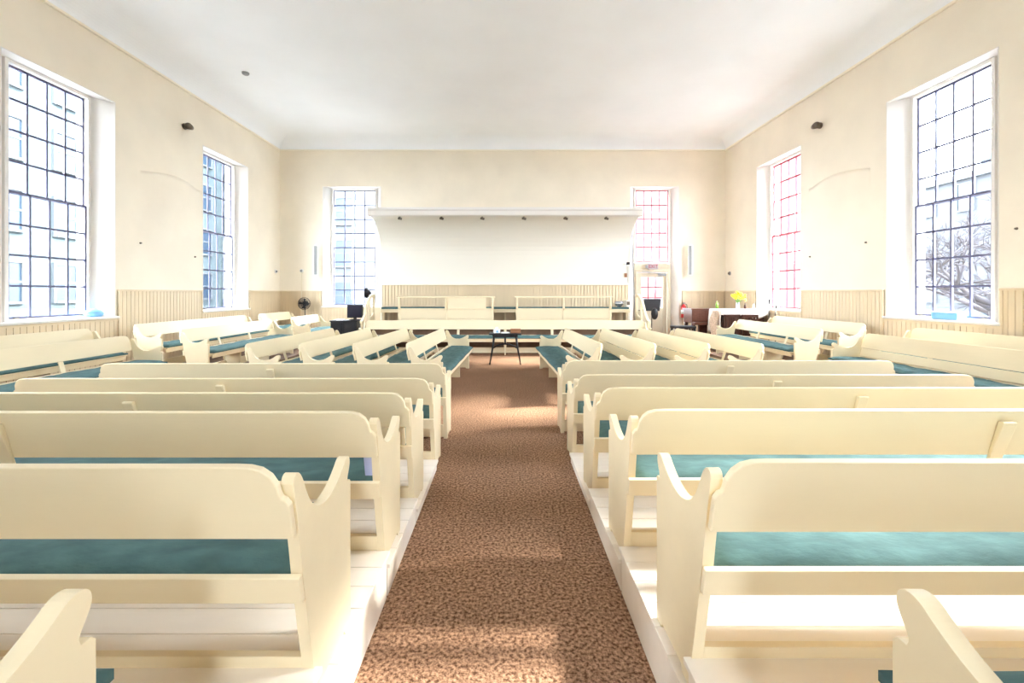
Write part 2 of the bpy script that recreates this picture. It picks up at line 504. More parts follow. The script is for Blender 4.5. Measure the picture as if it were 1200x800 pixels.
for sx, lab in ((-1, 'low stepped platform along the left wall'), (1, 'low stepped platform along the right wall')):
    xw = XL if sx < 0 else XR
    root = empty('wall_platform', (0, 0, 0), 0, kind='structure', label=lab)
    y_end = 14.3 if sx < 0 else 11.55
    a, b = sorted((sx * 5.12, sx * 5.92)); MB().box(a, b, 3.0, y_end, 0, .08).build('tier', 'riser', root, .004)
    a, b = sorted((sx * 5.92, xw - sx * 0.034)); MB().box(a, b, 3.0, y_end, 0, .16).build('tier', 'riser', root, .004)

# ------------------------------------------------------------------ pews
def smooth_open(pts, it=2):
    for _ in range(it):
        q = [pts[0]]
        for a, b in zip(pts[:-1], pts[1:]):
            q += [(a[0] * .75 + b[0] * .25, a[1] * .75 + b[1] * .25), (a[0] * .25 + b[0] * .75, a[1] * .25 + b[1] * .75)]
        pts = q + [pts[-1]]
    return pts
CREST = smooth_open([(-.030, .600), (-.036, .616), (-.020, .640), (-.006, .668), (-.014, .698), (-.050, .702), (-.085, .676),
         (-.135, .648), (-.195, .628), (-.250, .622), (-.300, .630), (-.345, .650), (-.385, .686), (-.415, .735), (-.440, .785), (-.470, .814), (-.496, .806), (-.500, .785)])
PANEL = [(0, 0), (0, .590), (-.010, .600)] + CREST + [(-.470, .650), (-.452, .560), (-.436, .470), (-.395, .280), (-.330, .0), (-.275, 0), (-.262, .022), (-.068, .022), (-.055, 0)]
mesh_cache = {}
def cached(key, fn):
    if key not in mesh_cache: mesh_cache[key] = fn()
    return mesh_cache[key]

def back_board(L):
    # board in (u along length, v up) with eased, stepped corners, then tilted
    corner = [(.0, .0), (.0, .115), (.012, .135), (.022, .138), (.026, .150), (.030, .180), (.046, .212), (.072, .234), (.105, .243), (.15, .245)]
    poly = corner + [(L - u, v) for u, v in reversed(corner)]
    n = len(poly); th = .024
    p0 = Vector((-.476, .625)); d = Vector((-.060, .243)).normalized(); nn = Vector((-d.y, d.x))  # rearward normal
    vs = []
    for k in (0, 1):
        for u, v in poly:
            q = p0 + d * v + nn * (th * k)
            vs.append((u, q.x, q.y))
    fs = [tuple(range(n)), tuple(range(2 * n - 1, n - 1, -1))] + [(i, i + n, (i + 1) % n + n, (i + 1) % n) for i in range(n)]
    return MB().add(vs, fs).mesh('backrest', 'pew')

def cushion_mesh(L, seed):
    rnd = random.Random(seed)
    x0, x1, y0, y1, zb, zt = .045, L - .045, -.418, .088, .435, .488
    nx, ny = max(12, int(L / .07)), 9
    ph = [rnd.uniform(0, 6.28) for _ in range(6)]
    vs, fs = [], []
    def top(u, v):
        x = x0 + (x1 - x0) * u; y = y0 + (y1 - y0) * v
        e = min(min(u, 1 - u) * (x1 - x0) / .05, min(v, 1 - v) * (y1 - y0) / .05, 1)
        z = zb + .022 + (zt - zb - .022) * math.sqrt(max(0, 1 - (1 - e) ** 2))
        z += e * (.005 * math.sin(5.3 * x + 9 * y + ph[0]) + .004 * math.sin(11 * x - 13 * y + ph[1]) + .003 * math.sin(23 * x + 17 * y + ph[2]))
        return (x, y + .004 * math.sin(7 * x + ph[3]), z)
    for i in range(nx + 1):
        for j in range(ny + 1): vs.append(top(i / nx, j / ny))
    nb = len(vs)
    for i in range(nx + 1):
        for j in range(ny + 1):
            p = vs[i * (ny + 1) + j]; vs.append((p[0], p[1], zb))
    for i in range(nx):
        for j in range(ny):
            a = i * (ny + 1) + j; b = a + ny + 1
            fs.append((a, b, b + 1, a + 1)); fs.append((a + nb, a + 1 + nb, b + 1 + nb, b + nb))
    for i in range(nx):
        a = i * (ny + 1); b = a + ny + 1
        fs.append((a, a + nb, b + nb, b)); a += ny; b += ny; fs.append((a, b, b + nb, a + nb))
    for j in range(ny):
        fs.append((j, j + 1, j + 1 + nb, j + nb)); a = nx * (ny + 1) + j; fs.append((a, a + nb, a + 1 + nb, a + 1))
    mb = MB().add(vs, fs, True)
    return mb.mesh('cushion', 'teal')

def strip_panel():
    return MB().prism(PANEL, 0, .038, 'x').mesh('end_panel', 'pew')
BRACE = [(-.380, .16), (-.360, .16), (-.463, .50), (-.500, .625), (-.548, .800), (-.552, .805), (-.572, .805), (-.576, .795), (-.470, .50)]
def make_pew(loc, rz, L, label, group, seed=0, full_back=False, cushion=True, nsup=1, cushion_len=None):
    root = empty('pew', loc, rz, label=label, cat='pew', group=group)
    pm = cached('panel', strip_panel)
    for x in (0, L - .038):
        p = obj('end_panel', pm, root, .005); p.location.x = x
    obj('backrest', cached(('back', L), lambda: back_board(L)), root, .004)
    if full_back:
        obj('lower_back', cached(('lower', L), lambda: MB().prism([(-.441, .495), (-.475, .618), (-.497, .612), (-.463, .489)], .038, L - .038, 'x').mesh('lower_back', 'pew')), root, .003)
    obj('seat', cached(('seat', L), lambda: MB().box(.038, L - .038, -.432, .078, .408, .433).mesh('seat', 'pew')), root, .004)
    obj('rear_rail', cached(('rail', L), lambda: MB().prism([(-.425, .395), (-.446, .485), (-.468, .480), (-.447, .390)], -.002, L + .002, 'x').mesh('rear_rail', 'pew')), root, .003)
    obj('front_rail', cached(('frail', L), lambda: MB().box(.038, L - .038, .030, .052, .345, .408).mesh('front_rail', 'pew')), root, .003)
    obj('kick_board', cached(('kick', L), lambda: MB().prism([(-.332, .02), (-.302, .02), (-.336, .16), (-.366, .16)], .038, L - .038, 'x').mesh('kick_board', 'pew')), root, .003)
    leg = cached('leg', lambda: MB().prism([(-.05, 0), (-.05, .408), (-.40, .408), (-.355, .16), (-.298, 0)], -.018, .018, 'x').mesh('leg', 'pew'))
    br = cached('brace', lambda: MB().prism(BRACE, -.034, .034, 'x').mesh('brace', 'pew'))
    for k in range(nsup):
        x = L * (k + 1) / (nsup + 1)
        o = obj('leg', leg, root, .003); o.location.x = x
        o = obj('brace', br, root, .004); o.location.x = x
    if cushion:
        obj('cushion', cached(('cush', L, seed % 3), lambda: cushion_mesh(L, seed % 3 + 11)), root)
    return root

ORD = ['nearest', 'second', 'third', 'fourth', 'fifth', 'sixth']
LM = 3.65
main_labels_R = ['cream pew at the bottom right corner, only its scrolled arm showing',
    'nearest full cream pew right of the carpet aisle with teal cushion', 'second full cream pew back on the right platform, brace at the right edge',
    'third cream pew from the viewer on the right platform', 'fourth cream pew right of the aisle, standing on the carpet',
    'cream pew right of the aisle directly behind the side-facing pews']
main_labels_L = ['cream pew at the bottom left corner, only its scrolled arm showing',
    'nearest full cream pew left of the carpet aisle with dark teal cushion', 'second full cream pew left of the aisle with a lavender card on its cushion',
    'third cream pew left of the aisle with a solid two-board back', 'fourth cream pew left of the aisle, standing on the carpet',
    'cream pew left of the aisle directly behind the side-facing pews']
for i in range(6):
    xr = .635 if i else .735
    make_pew((xr, D_R[i], TZ[i]), 0, LM, main_labels_R[i], 'forward-facing pews right of the aisle', i)
    xl = .635 if i else .776
    make_pew((-xl - LM, D_L[i], TZ[i]), 0, LM, main_labels_L[i], 'forward-facing pews left of the aisle', i + 1, full_back=(i == 3))

# side-facing pews in the middle of the floor, facing the aisle
LP = 3.1
PX = [1.30, 2.08, 2.86, 3.64]
plab = ['beside the aisle', 'second from the aisle', 'third from the aisle', 'farthest from the aisle']
toe = math.radians(2.5)
for k, xb in enumerate(PX):
    make_pew((-xb + .535, 9.62, 0), math.radians(-90) - toe * 1, LP, 'side-facing cream pew left of the table, ' + plab[k], 'side-facing pews left of the aisle', k, nsup=2)
    make_pew((xb - .535 + .1, 6.50, 0), math.radians(90) + toe, LP, 'side-facing cream pew right of the table, ' + plab[k], 'side-facing pews right of the aisle', k + 1,
             full_back=(k in (1, 2)), nsup=2)
# pews along the side walls
LS = 3.4
def wall_pew(side, xback, ynear, yfar, z, label, seed, full=False):
    L = round(yfar - ynear, 2)
    if side < 0: make_pew((-xback + .545, yfar, z), math.radians(-90), L, label, 'pews along the left wall', seed, full, nsup=2 if L > 2.6 else 1)
    else: make_pew((xback - .545, ynear, z), math.radians(90), L, label, 'pews along the right wall', seed, full, nsup=2 if L > 2.6 else 1)
wall_pew(-1, 5.85, 3.65, 7.05, .08, 'cream wall-side pew at the left edge with blue-lit cushion', 0)
wall_pew(-1, 5.85, 8.10, 11.35, .08, 'cream front-row wall-side pew below the farther left window', 1)
wall_pew(-1, 5.80, 12.2, 14.05, .08, 'short cream pew beside the black cart', 2)
wall_pew(-1, 6.80, 4.0, 7.45, .16, 'cream pew tight under the large left window sill', 1)
wall_pew(-1, 6.80, 8.25, 11.9, .16, 'cream rear-row pew against the left wainscot between the windows', 2)
wall_pew(-1, 6.75, 12.35, 14.2, .16, 'short cream pew in the left far corner by the fan', 0)
wall_pew(1, 5.90, 3.85, 7.45, .08, 'cream wall-side pew at the right edge with a solid board back', 2, True)
wall_pew(1, 5.85, 8.30, 11.4, .08, 'cream front-row wall-side pew below the farther right window', 0)
wall_pew(1, 6.82, 4.1, 7.6, .16, 'cream pew tight under the large right window sill', 1)
wall_pew(1, 6.80, 8.50, 11.5, .16, 'cream rear-row pew against the right wainscot between the windows', 2)
# facing bench at the front
LF = 3.76
make_pew((LF, 11.62, 0), math.radians(180), 2 * LF, 'very long cream front bench facing the room behind the black table', None, 1, nsup=5)

# ------------------------------------------------------------------ raised gallery with hood
GX = 3.82
PZ = 0.62
mb = MB().box(-GX, GX, 12.28, 13.9, 0, PZ)
gal = mb.build('gallery_platform', 'riser', kind='structure', label='raised brown platform under the ministers gallery', bevel=.004)
# boards across the riser
for k in range(4):
    MB().box(-GX, GX, 12.262, 12.28, .01 + k * .152, .152 + k * .152).build('riser_board', 'riser', gal, .004)
prof = [(YF, 0.0), (13.92, 0.0), (13.92, 2.75)]
for i in range(1, 13):
    t = i / 12 * math.pi / 2
    prof.append((13.92 - 1.10 * (1 - math.cos(t)), 2.75 + 1.02 * math.sin(t)))
prof += [(12.80, 3.78), (12.80, 3.83), (YF, 3.83)]
hood = MB().prism(prof, -GX, GX, 'x').build('wall_hood', 'hood', kind='structure', label='white curved hood over the gallery benches')
m = MB(); m.prism([(12.83, 3.76), (12.74, 3.79), (12.74, 3.90), (12.70, 3.94), (12.70, 4.0), (YF, 4.0), (YF, 3.83), (12.83, 3.83)], -GX - .05, GX + .05, 'x')
m.build('hood_cornice', 'reveal', hood)
for k, px in enumerate((468, 517, 565, 614, 663, 711)):
    x = (px - 592) * 12.85 / F
    r = empty('spotlight', (x, 12.90, 3.765), 0, label='small dark spotlight under the hood cornice, %s from the left' % ORD[k].replace('nearest', 'first'), cat='spotlight', group='spotlights under the hood')
    MB().lathe([(.03, -.015), (.03, .0)], n=12).build('mount_plate', 'bronze', r)
    m = MB(); m.tube([(0, 0, -.01), (0, .0, -.04)], .008); m.tube([(-.05, -.01, -.045), (.055, .02, -.06)], [.03, .036], 12); m.build('lamp_head', 'bronze', r)
# beadboard back of the gallery bench
gw = empty('gallery_wainscot', (0, 0, 0), 0, kind='structure', label='tall vertical-board panelling behind the gallery bench')
m = MB(); n = 78; w = 2 * (GX - .06) / n
for i in range(n): m.box(-GX + .06 + i * w + .008, -GX + .06 + (i + 1) * w - .008, 13.87, 13.90, PZ, 1.84)
m.box(-GX + .06, GX - .06, 13.895, 13.918, PZ, 1.84)
m.build('beadboard', 'wainscot', gw, kind='stuff')
m = MB(); m.box(-GX, GX, 13.84, 13.918, 1.84, 1.875); m.box(-GX, -GX + .06, 13.86, 13.918, PZ, 1.84); m.box(GX - .06, GX, 13.86, 13.918, PZ, 1.84)
m.build('cap_rail', 'trim', gw, .004)
# gallery bench along the panelling
gb = empty('gallery_bench', (0, 13.62, PZ), 0, label='long raised bench with thin teal cushion along the gallery panelling', cat='bench')
MB().box(-3.70, 3.70, -.24, .24, .465, .50).build('seat', 'pew', gb, .004)
MB().box(-3.70, 3.70, -.235, -.21, .395, .465).build('front_rail', 'pew', gb, .003)
cm = MB()
m = MB().prism([(-.235, .501), (-.24, .53), (-.22, .556), (.18, .556), (.20, .53), (.20, .501)], -3.66, 3.66, 'x'); m.build('cushion', 'teal', gb, .008)
lm = MB().box(-.02, .02, -.18, .20, 0, .465).mesh('leg', 'pew')
for x in (-3.6, -2.4, -1.2, 0, 1.2, 2.4, 3.6):
    o = obj('leg', lm, gb); o.location.x = x
# two gallery railings (raised screens)
def railing(xs, label, solid):
    y = 12.62
    r = empty('gallery_railing', (0, y, PZ), 0, label=label, cat='railing', group='gallery railings')
    x0, x1 = xs[0], xs[-1]
    MB().prism([(-.05, .845), (.05, .845), (.05, .87), (.03, .885), (-.03, .885), (-.05, .87)], x0 - .07, x1 + .07, 'x').build('top_rail', 'pew', r, .003)
    for x in xs:
        p = MB(); p.box(x - .03, x + .03, -.03, .03, 0, .845)
        p.prism([(-.031, .50), (-.075, .56), (-.075, .62), (-.05, .70), (-.05, .80), (-.031, .84)], x - .018, x + .018, 'x')
        p.build('post', 'pew', r, .004)
    for a, b, s in zip(xs[:-1], xs[1:], solid):
        for k in range(2):
            MB().box(a + .03, b - .03, -.014, .014, .004 + k * .262, .26 + k * .262).build('panel_board', 'pew', r, .003)
        MB().box(a + .03, b - .03, -.03, .03, .528, .55).build('shelf_rail', 'pew', r, .003)
        if s: MB().box(a + .03, b - .18, -.012, .012, .55, .845).build('filler_board', 'pew', r, .003)
railing([-2.95, -1.65, -.35], 'gallery railing left of centre, one bay boarded up', [False, True])
railing([.33, 1.63, 2.93], 'gallery railing right of centre with two open bays', [False, False])
# scrolled handrails at the gallery ends
for sx, lab in ((-1, 'curved cream stair rail at the left end of the gallery'), (1, 'curved cream stair rail at the right end of the gallery')):
    r = empty('stair_rail', (sx * 3.88, 12.9, 0), 0, label=lab, cat='handrail', group='curved rails at the gallery ends')
    top = [(.55, 1.56), (.30, 1.56), (.10, 1.50), (-.08, 1.38), (-.24, 1.20), (-.38, 1.02), (-.54, .90), (-.70, .84)]
    poly = top + [(p, q - .075) for p, q in reversed(top)]
    MB().prism(poly, -.035, .035, 'x').build('handrail', 'pew', r, .006)
    for yy, zz in ((.48, 1.49), (.02, 1.36), (-.62, .79)):
        MB().box(-.03, .03, yy - .03, yy + .03, 0, zz).build('post', 'pew', r, .004)
    MB().prism([(.44, .66), (.44, 1.0), (.02, .86), (-.58, .45), (-.58, .05), (.02, .05)], -.014, .014, 'x').build('side_panel', 'pew', r, .003)

# ------------------------------------------------------------------ small table in the middle
t = empty('side_table', (0.0, 10.3, 0), 0, label='small black table with splayed legs at the end of the aisle', cat='table')
MB().box(-.36, .36, -.24, .24, .665, .695).build('tabletop', 'black', t, .006)
m = MB(); m.box(-.27, .27, -.16, -.14, .60, .665); m.box(-.27, .27, .14, .16, .60, .665); m.box(-.28, -.26, -.16, .16, .60, .665); m.box(.26, .28, -.16, .16, .60, .665)
m.build('apron', 'black', t)
for sx in (-1, 1):
    for sy in (-1, 1):
        MB().tube([(sx * .25, sy * .15, .64), (sx * .27, sy * .17, .42), (sx * .345, sy * .21, .0)], [.024, .022, .015], 8).build('leg', 'black', t)
m = MB(); pts = [(-.27 + .54 * i / 10, 0, .40 + .09 * (1 - (2 * i / 10 - 1) ** 2) - .05) for i in range(11)]
m.tube(pts, .02, 6); m.box(-.285, -.255, -.17, .17, .36, .40); m.box(.255, .285, -.17, .17, .36, .40); m.box(-.02, .02, -.02, .02, .44, .665)
m.build('stretcher', 'black', t)
b = empty('tissue_box', (-.19, 10.22, .696), .2, label='white and blue tissue box on the black table', cat='box')
MB().box(-.07, .07, -.06, .06, 0, .085).build('carton', 'white', b, .004)
m = MB(); m.prism([(-.03, .02), (-.01, .07), (.02, .055), (.035, .015)], -.0605, -.062, 'y'); m.build('printed_patch', 'blue', b)
MB().add([(-.03, -.01, .084), (.03, .01, .084), (.04, .02, .12), (0, .0, .135), (-.045, -.01, .115)], [(0, 1, 2, 3, 4), (4, 3, 2, 1, 0)]).build('tissue', 'white', b)
m = MB(); m.box(-.10, .10, -.07, .07, 0, .012); m.box(-.09, .08, -.06, .07, .012, .02)
o = m.build('paper_stack', 'white', label='small stack of white papers in the middle of the black table', cat='paper'); o.location = (.0, 10.2, .696); o.rotation_euler.z = .1
b = empty('leather_box', (.235, 10.2, .696), -.08, label='brown leather box at the right of the black table', cat='box')
MB().box(-.11, .11, -.07, .07, 0, .07).build('box_body', 'leather', b, .006); MB().box(-.115, .115, -.075, .075, .07, .095).build('lid', 'leather', b, .006)

# ------------------------------------------------------------------ left corner: cart, fan, lamp
c = empty('equipment_cart', (-4.46, 12.75, 0), 0, label='black equipment cart below the left end wall window', cat='cart')
m = MB(); m.box(-.36, .36, -.25, .25, .08, .80); m.build('cabinet', 'black', c, .01)
MB().box(-.38, .38, -.27, .27, .80, .835).build('cart_top', 'black', c, .006)
for sx in (-.34, .02): MB().box(sx, sx + .32, -.262, -.25, .12, .77).build('door', 'black', c, .004)
for sx in (-1, 1):
    for sy in (-1, 1): 
        m = MB(); m.tube([(sx * .30 - .015, sy * .2, .04), (sx * .30 + .015, sy * .2, .04)], .04, 12); m.box(sx * .30 - .01, sx * .30 + .01, sy * .2 - .01, sy * .2 + .01, .04, .09); m.build('caster', 'black', c)
s = empty('monitor_box', (-4.24, 12.80, .837), .1, label='black monitor standing on the equipment cart', cat='monitor')
MB().box(-.21, .21, -.05, .08, .06, .43).build('housing', 'black', s, .012)
MB().box(-.18, .18, -.056, -.05, .09, .40).build('screen', principled('dark_screen', (.03, .03, .05), .15), s)
m = MB(); m.box(-.14, .14, -.10, .12, 0, .02); m.box(-.04, .04, -.02, .05, .02, .08); m.build('stand', 'black', s, .004)
for k, (px, py, a) in enumerate(((-4.62, 12.66, .3), (-4.70, 12.85, -.4))):
    o = MB().box(-.09, .09, -.12, .12, 0, .006 + .012 * k).build('paper_pile', 'white', label=['loose white papers at the front of the black cart', 'white booklet at the back of the black cart'][k], cat='paper'); o.location = (px, py, .837); o.rotation_euler.z = a
fn = empty('pedestal_fan', (-6.38, 14.45, 0.0), 0, label='round black pedestal fan in the left far corner', cat='fan')
MB().lathe([(.20, 0), (.20, .02), (.05, .05), (.025, .08)], n=24).build('base', 'black', fn)
MB().tube([(0, 0, .05), (0, 0, 1.22)], .016).build('pole', 'black', fn)
m = MB(); m.tube([(0, .10, 1.26), (0, -.02, 1.26)], [.07, .085], 14); m.build('motor', 'black', fn)
m = MB()
for rr in (.19, .15, .11, .07):
    for yo in (-.045, -.11):
        m.tube([(rr * math.cos(a * .314159), yo + (0.02 if rr > .18 else 0) * (1 if yo < -.08 else 0), 1.26 + rr * math.sin(a * .314159)) for a in range(21)], .006, 5)
for k in range(28):
    a = k * 2 * math.pi / 28
    m.tube([(.05 * math.cos(a), -.115, 1.26 + .05 * math.sin(a)), (.19 * math.cos(a), -.09, 1.26 + .19 * math.sin(a)), (.19 * math.cos(a), -.045, 1.26 + .19 * math.sin(a))], .004, 4)
m.build('cage', 'black', fn)
m = MB()
for k in range(4):
    a = k * math.pi / 2
    p = [(.03, -.3), (.15, -.45), (.17, .1), (.05, .35)]
    pts = [(r * math.cos(a + t), -.075 + .02 * t, 1.26 + r * math.sin(a + t)) for r, t in p]
    m.add(pts + [(x, y + .006, z) for x, y, z in pts], [(0, 1, 2, 3), (7, 6, 5, 4), (0, 4, 5, 1), (1, 5, 6, 2), (2, 6, 7, 3), (3, 7, 4, 0)])
m.build('blade_set', 'black', fn)
g = empty('gallery_lamp', (-3.98, 13.2, 0), 0, label='black cone-shaded lamp on a thin pole beside the left stair rail', cat='lamp')
MB().lathe([(.11, 0), (.11, .02), (.02, .035)], n=18).build('base', 'black', g)
MB().tube([(0, 0, .03), (0, 0, 1.55), (.03, -.01, 1.60)], .009).build('pole', 'black', g)
m = MB(); m.tube([(.08, -.02, 1.60), (-.0, 0, 1.60), (-.055, .01, 1.60)], [.025, .08, .16], 16); m.build('shade', 'black', g)

# ------------------------------------------------------------------ right of gallery: music stand, bowl, camera, pole
ms = empty('music_stand', (4.32, 13.35, 0), math.radians(-25), label='black music stand by the exit door', cat='stand')
m = MB()
for k in range(3):
    a = k * 2.094; m.tube([(0, 0, .22), (.28 * math.cos(a), .28 * math.sin(a), .01)], .009)
m.build('tripod', 'black', ms)
MB().tube([(0, 0, .1), (0, 0, 1.12)], .014).build('pole', 'black', ms)
m = MB(); m.prism([(-.16, 1.08), (-.175, 1.10), (.13, 1.42), (.145, 1.405)], -.24, .24, 'x'); m.box(-.24, .24, -.22, -.16, 1.075, 1.09); m.build('desk', 'black', ms, .004)
bag = MB(); bag.ball((0, 0, 0), .10, .09, .17); o = bag.build('black_bag', 'black', label='black bag hanging from the music stand', cat='bag'); o.location = (4.28, 12.98, 1.0)
bw = empty('silver_bowl', (3.42, 13.60, PZ + .558), 0, label='silver glass bowl on the right end of the gallery bench', cat='bowl')
MB().lathe([(.05, 0), (.05, .01), (.10, .04), (.135, .10), (.13, .17), (.12, .17), (.125, .10), (.09, .05), (.0, .03)], n=24).build('bowl_body', 'silver', bw)
MB().lathe([(.139, .095), (.139, .115), (.134, .118)], n=24).build('rim_band', 'white', bw)
cb = empty('camera_box', (3.66, 13.60, PZ + .558), .3, label='small pale device box at the right end of the gallery bench', cat='device')
MB().box(-.07, .07, -.07, .07, 0, .20).build('housing', 'trim', cb, .008); MB().box(-.05, .05, -.074, -.07, .06, .16).build('display', 'bronze', cb)
pole = MB(); pole.tube([(4.0, 13.85, 0.0), (3.88, 13.87, 3.42)], .014, 8)
pole.build('window_pole', 'grey', label='thin grey window pole leaning against the right edge of the hood', cat='pole')
wc = empty('wall_camera', (3.72, 13.915, 2.48), 0, label='small black-tipped camera on the right of the hood wall', cat='camera')
MB().box(-.05, .05, -.02, 0, -.05, .05).build('mount_plate', 'white', wc, .004)
m = MB(); m.tube([(0, -.02, 0), (.0, -.12, -.02)], .012); m.build('arm', 'white', wc)
m = MB(); m.box(-.03, .05, -.22, -.10, -.03, .05); m.build('camera_head', 'black', wc, .01)
o = MB().box(-.04, .04, -.03, 0, -.06, .06).build('fire_call_point', 'leather', label='small brown call point on the hood wall under the camera', cat='alarm', bevel=.004); o.location = (3.70, 13.915, 2.14)
cd = MB(); cd.tube([(3.77, 13.90, 2.42), (3.77, 13.90, 1.9)], .008); cd.build('cable_conduit', 'grey', label='grey cable dropping from the wall camera', cat='cable')

# ------------------------------------------------------------------ far right corner: fire extinguisher, pianos, flowers
fe = empty('fire_extinguisher', (5.77, YF - .10, 0.80), 0, label='red fire extinguisher hung beside the exit door', cat='extinguisher')
MB().lathe([(.07, 0), (.078, .01), (.078, .34), (.06, .39), (.025, .41), (.025, .44)], n=20).build('cylinder', 'red', fe)
m = MB(); m.lathe([(.0795, .12), (.0795, .26)], n=20); m.build('paper_label', 'white', fe)
m = MB(); m.box(-.02, .02, -.03, .03, .44, .47); m.box(-.012, .012, -.11, .02, .475, .49); m.box(-.012, .012, -.10, .02, .445, .455); m.build('valve_handle', 'grey', fe)
MB().tube([(.03, 0, .45), (.09, -.03, .42), (.10, -.04, .28), (.09, -.04, .12)], .012).build('hose', 'black', fe)
MB().box(-.03, .03, .07, .067 + .03, .1, .42).build('wall_bracket', 'grey', fe)

sp = empty('square_piano', (5.86, 13.46, 0), 0, label='brown wooden square piano in the right far corner', cat='piano')
MB().box(-.44, .44, -.32, .32, .72, 1.10).build('case', 'brownwood', sp, .012)
MB().box(-.47, .47, -.35, .35, 1.10, 1.14).build('lid', 'brownwood', sp, .008)
m = MB(); m.box(-.44, .30, -.52, -.32, .68, .76); m.build('keyboard_shelf', 'brownwood', sp, .006)
for k in range(5): MB().box(-.40 + .17 * k, -.25 + .17 * k, -.328, -.32, .78, 1.06).build('front_panel', 'brownwood', sp, .004)
for sx in (-.38, .38):
    for sy in (-.26, .26):
        MB().lathe([(.03, 0), (.035, .05), (.05, .12), (.035, .30), (.055, .55), (.06, .72)], (sx, sy, 0), 12).build('leg', 'darkwood', sp)
MB().box(-.36, .36, -.02, .02, .16, .22).build('stretcher', 'darkwood', sp, .004)
m = MB(); m.box(-.12, .12, -.05, .05, .22, .72); m.build('pedal_lyre', 'darkwood', sp, .01)
st = empty('piano_bench', (4.93, 12.55, 0), .1, label='low black piano bench left of the square piano', cat='bench')
MB().box(-.30, .30, -.17, .17, .62, .69).build('seat', 'black', st, .015)
for sx in (-.26, .26):
    for sy in (-.13, .13): MB().box(sx - .022, sx + .022, sy - .022, sy + .022, 0, .62).build('leg', 'black', st)

ct = empty('cloth_table', (6.42, 12.55, 0), 0, label='tall dark table by the right wall under a white lace cloth', cat='table')
MB().box(-.56, .62, -.30, .30, 1.10, 1.14).build('tabletop', 'darkwood', ct, .006)
MB().box(-.54, .60, -.28, .28, .35, 1.10).build('cabinet_body', 'darkwood', ct, .008)
for sx in (-.50, .56):
    for sy in (-.24, .24): MB().box(sx - .03, sx + .03, sy - .03, sy + .03, 0, .35).build('leg', 'darkwood', ct)
# lace cloth: draped grid
def drape():
    vs, fs = [], []
    nx, ny = 36, 20
    X0, X1, Y0, Y1 = -.60, .66, -.34, .33
    for j in range(ny + 1):
        for i in range(nx + 1):
            u, v = i / nx, j / ny
            # unrolled coordinate: left drop .62, front drop .20 wavy
            su = -.64 + u * (.64 + (X1 - X0))
            drop_l = max(0, -su); x = X0 + max(0, su)
            fr = .16 + .05 * math.sin(u * 17) + (.05 if su > .5 else 0)
            sv = -fr + v * (fr + Y1 - Y0)
            drop_f = max(0, -sv); y = Y0 + max(0, sv)
            z = 1.150 - drop_l - drop_f
            if drop_l > 0: x -= .012 + .02 * abs(math.sin(v * 11)) * min(1, drop_l * 4) + .05 * drop_l
            if drop_f > 0: y -= .010 + .015 * abs(math.sin(u * 26)) * min(1, drop_f * 8)
            vs.append((x, y, z))
    for j in range(ny):
        for i in range(nx):
            a = j * (nx + 1) + i; fs.append((a, a + 1, a + nx + 2, a + nx + 1))
    return vs, fs
vs, fs = drape()
o = MB().add(vs, fs, True).build('lace_cloth', 'lace', label='white lace cloth draped over the tall dark table', cat='cloth'); o.location = (6.42, 12.55, 0)
sm = o.modifiers.new('thickness', 'SOLIDIFY'); sm.thickness = .004; sm.offset = 1
# shawl on the left end
vs, fs = [], []
for j in range(13):
    for i in range(9):
        u, v = i / 8, j / 12
        vs.append((-.69 - .05 * v + .03 * math.sin(v * 6 + i), -.36 + u * .40 + .03 * math.sin(v * 5), 1.12 - v * .72))
for j in range(12):
    for i in range(8): a = j * 9 + i; fs.append((a, a + 1, a + 10, a + 9))
o = MB().add(vs, fs, True).build('shawl', 'lacebeige', label='beige patterned shawl hanging off the left end of the cloth table', cat='shawl'); o.location = (6.42, 12.55, 0)
sm = o.modifiers.new('thickness', 'SOLIDIFY'); sm.thickness = .008
# slat-back chairs standing before the cloth table
for k, (cx, lab) in enumerate(((6.06, 'dark slat-back chair before the cloth table, nearer the piano'), (6.54, 'dark slat-back chair before the cloth table, nearer the right wall'))):
    ch = empty('slat_chair', (cx, 11.92, .0), math.radians(180), label=lab, cat='chair', group='dark slat-back chairs')
    MB().box(-.22, .22, -.20, .22, .42, .45).build('seat', 'darkwood', ch, .008)
    for sx in (-.2, .2):
        MB().box(sx - .018, sx + .018, .17, .205, 0, .42).build('leg', 'darkwood', ch)
        MB().box(sx - .018, sx + .018, -.205, -.17, 0, 1.0).build('leg', 'darkwood', ch)
    MB().box(-.22, .22, -.21, -.17, .94, 1.02).build('top_rail', 'darkwood', ch, .008)
    for x in (-.12, -.04, .04, .12): MB().box(x - .022, x + .022, -.198, -.182, .45, .94).build('slat', 'darkwood', ch)
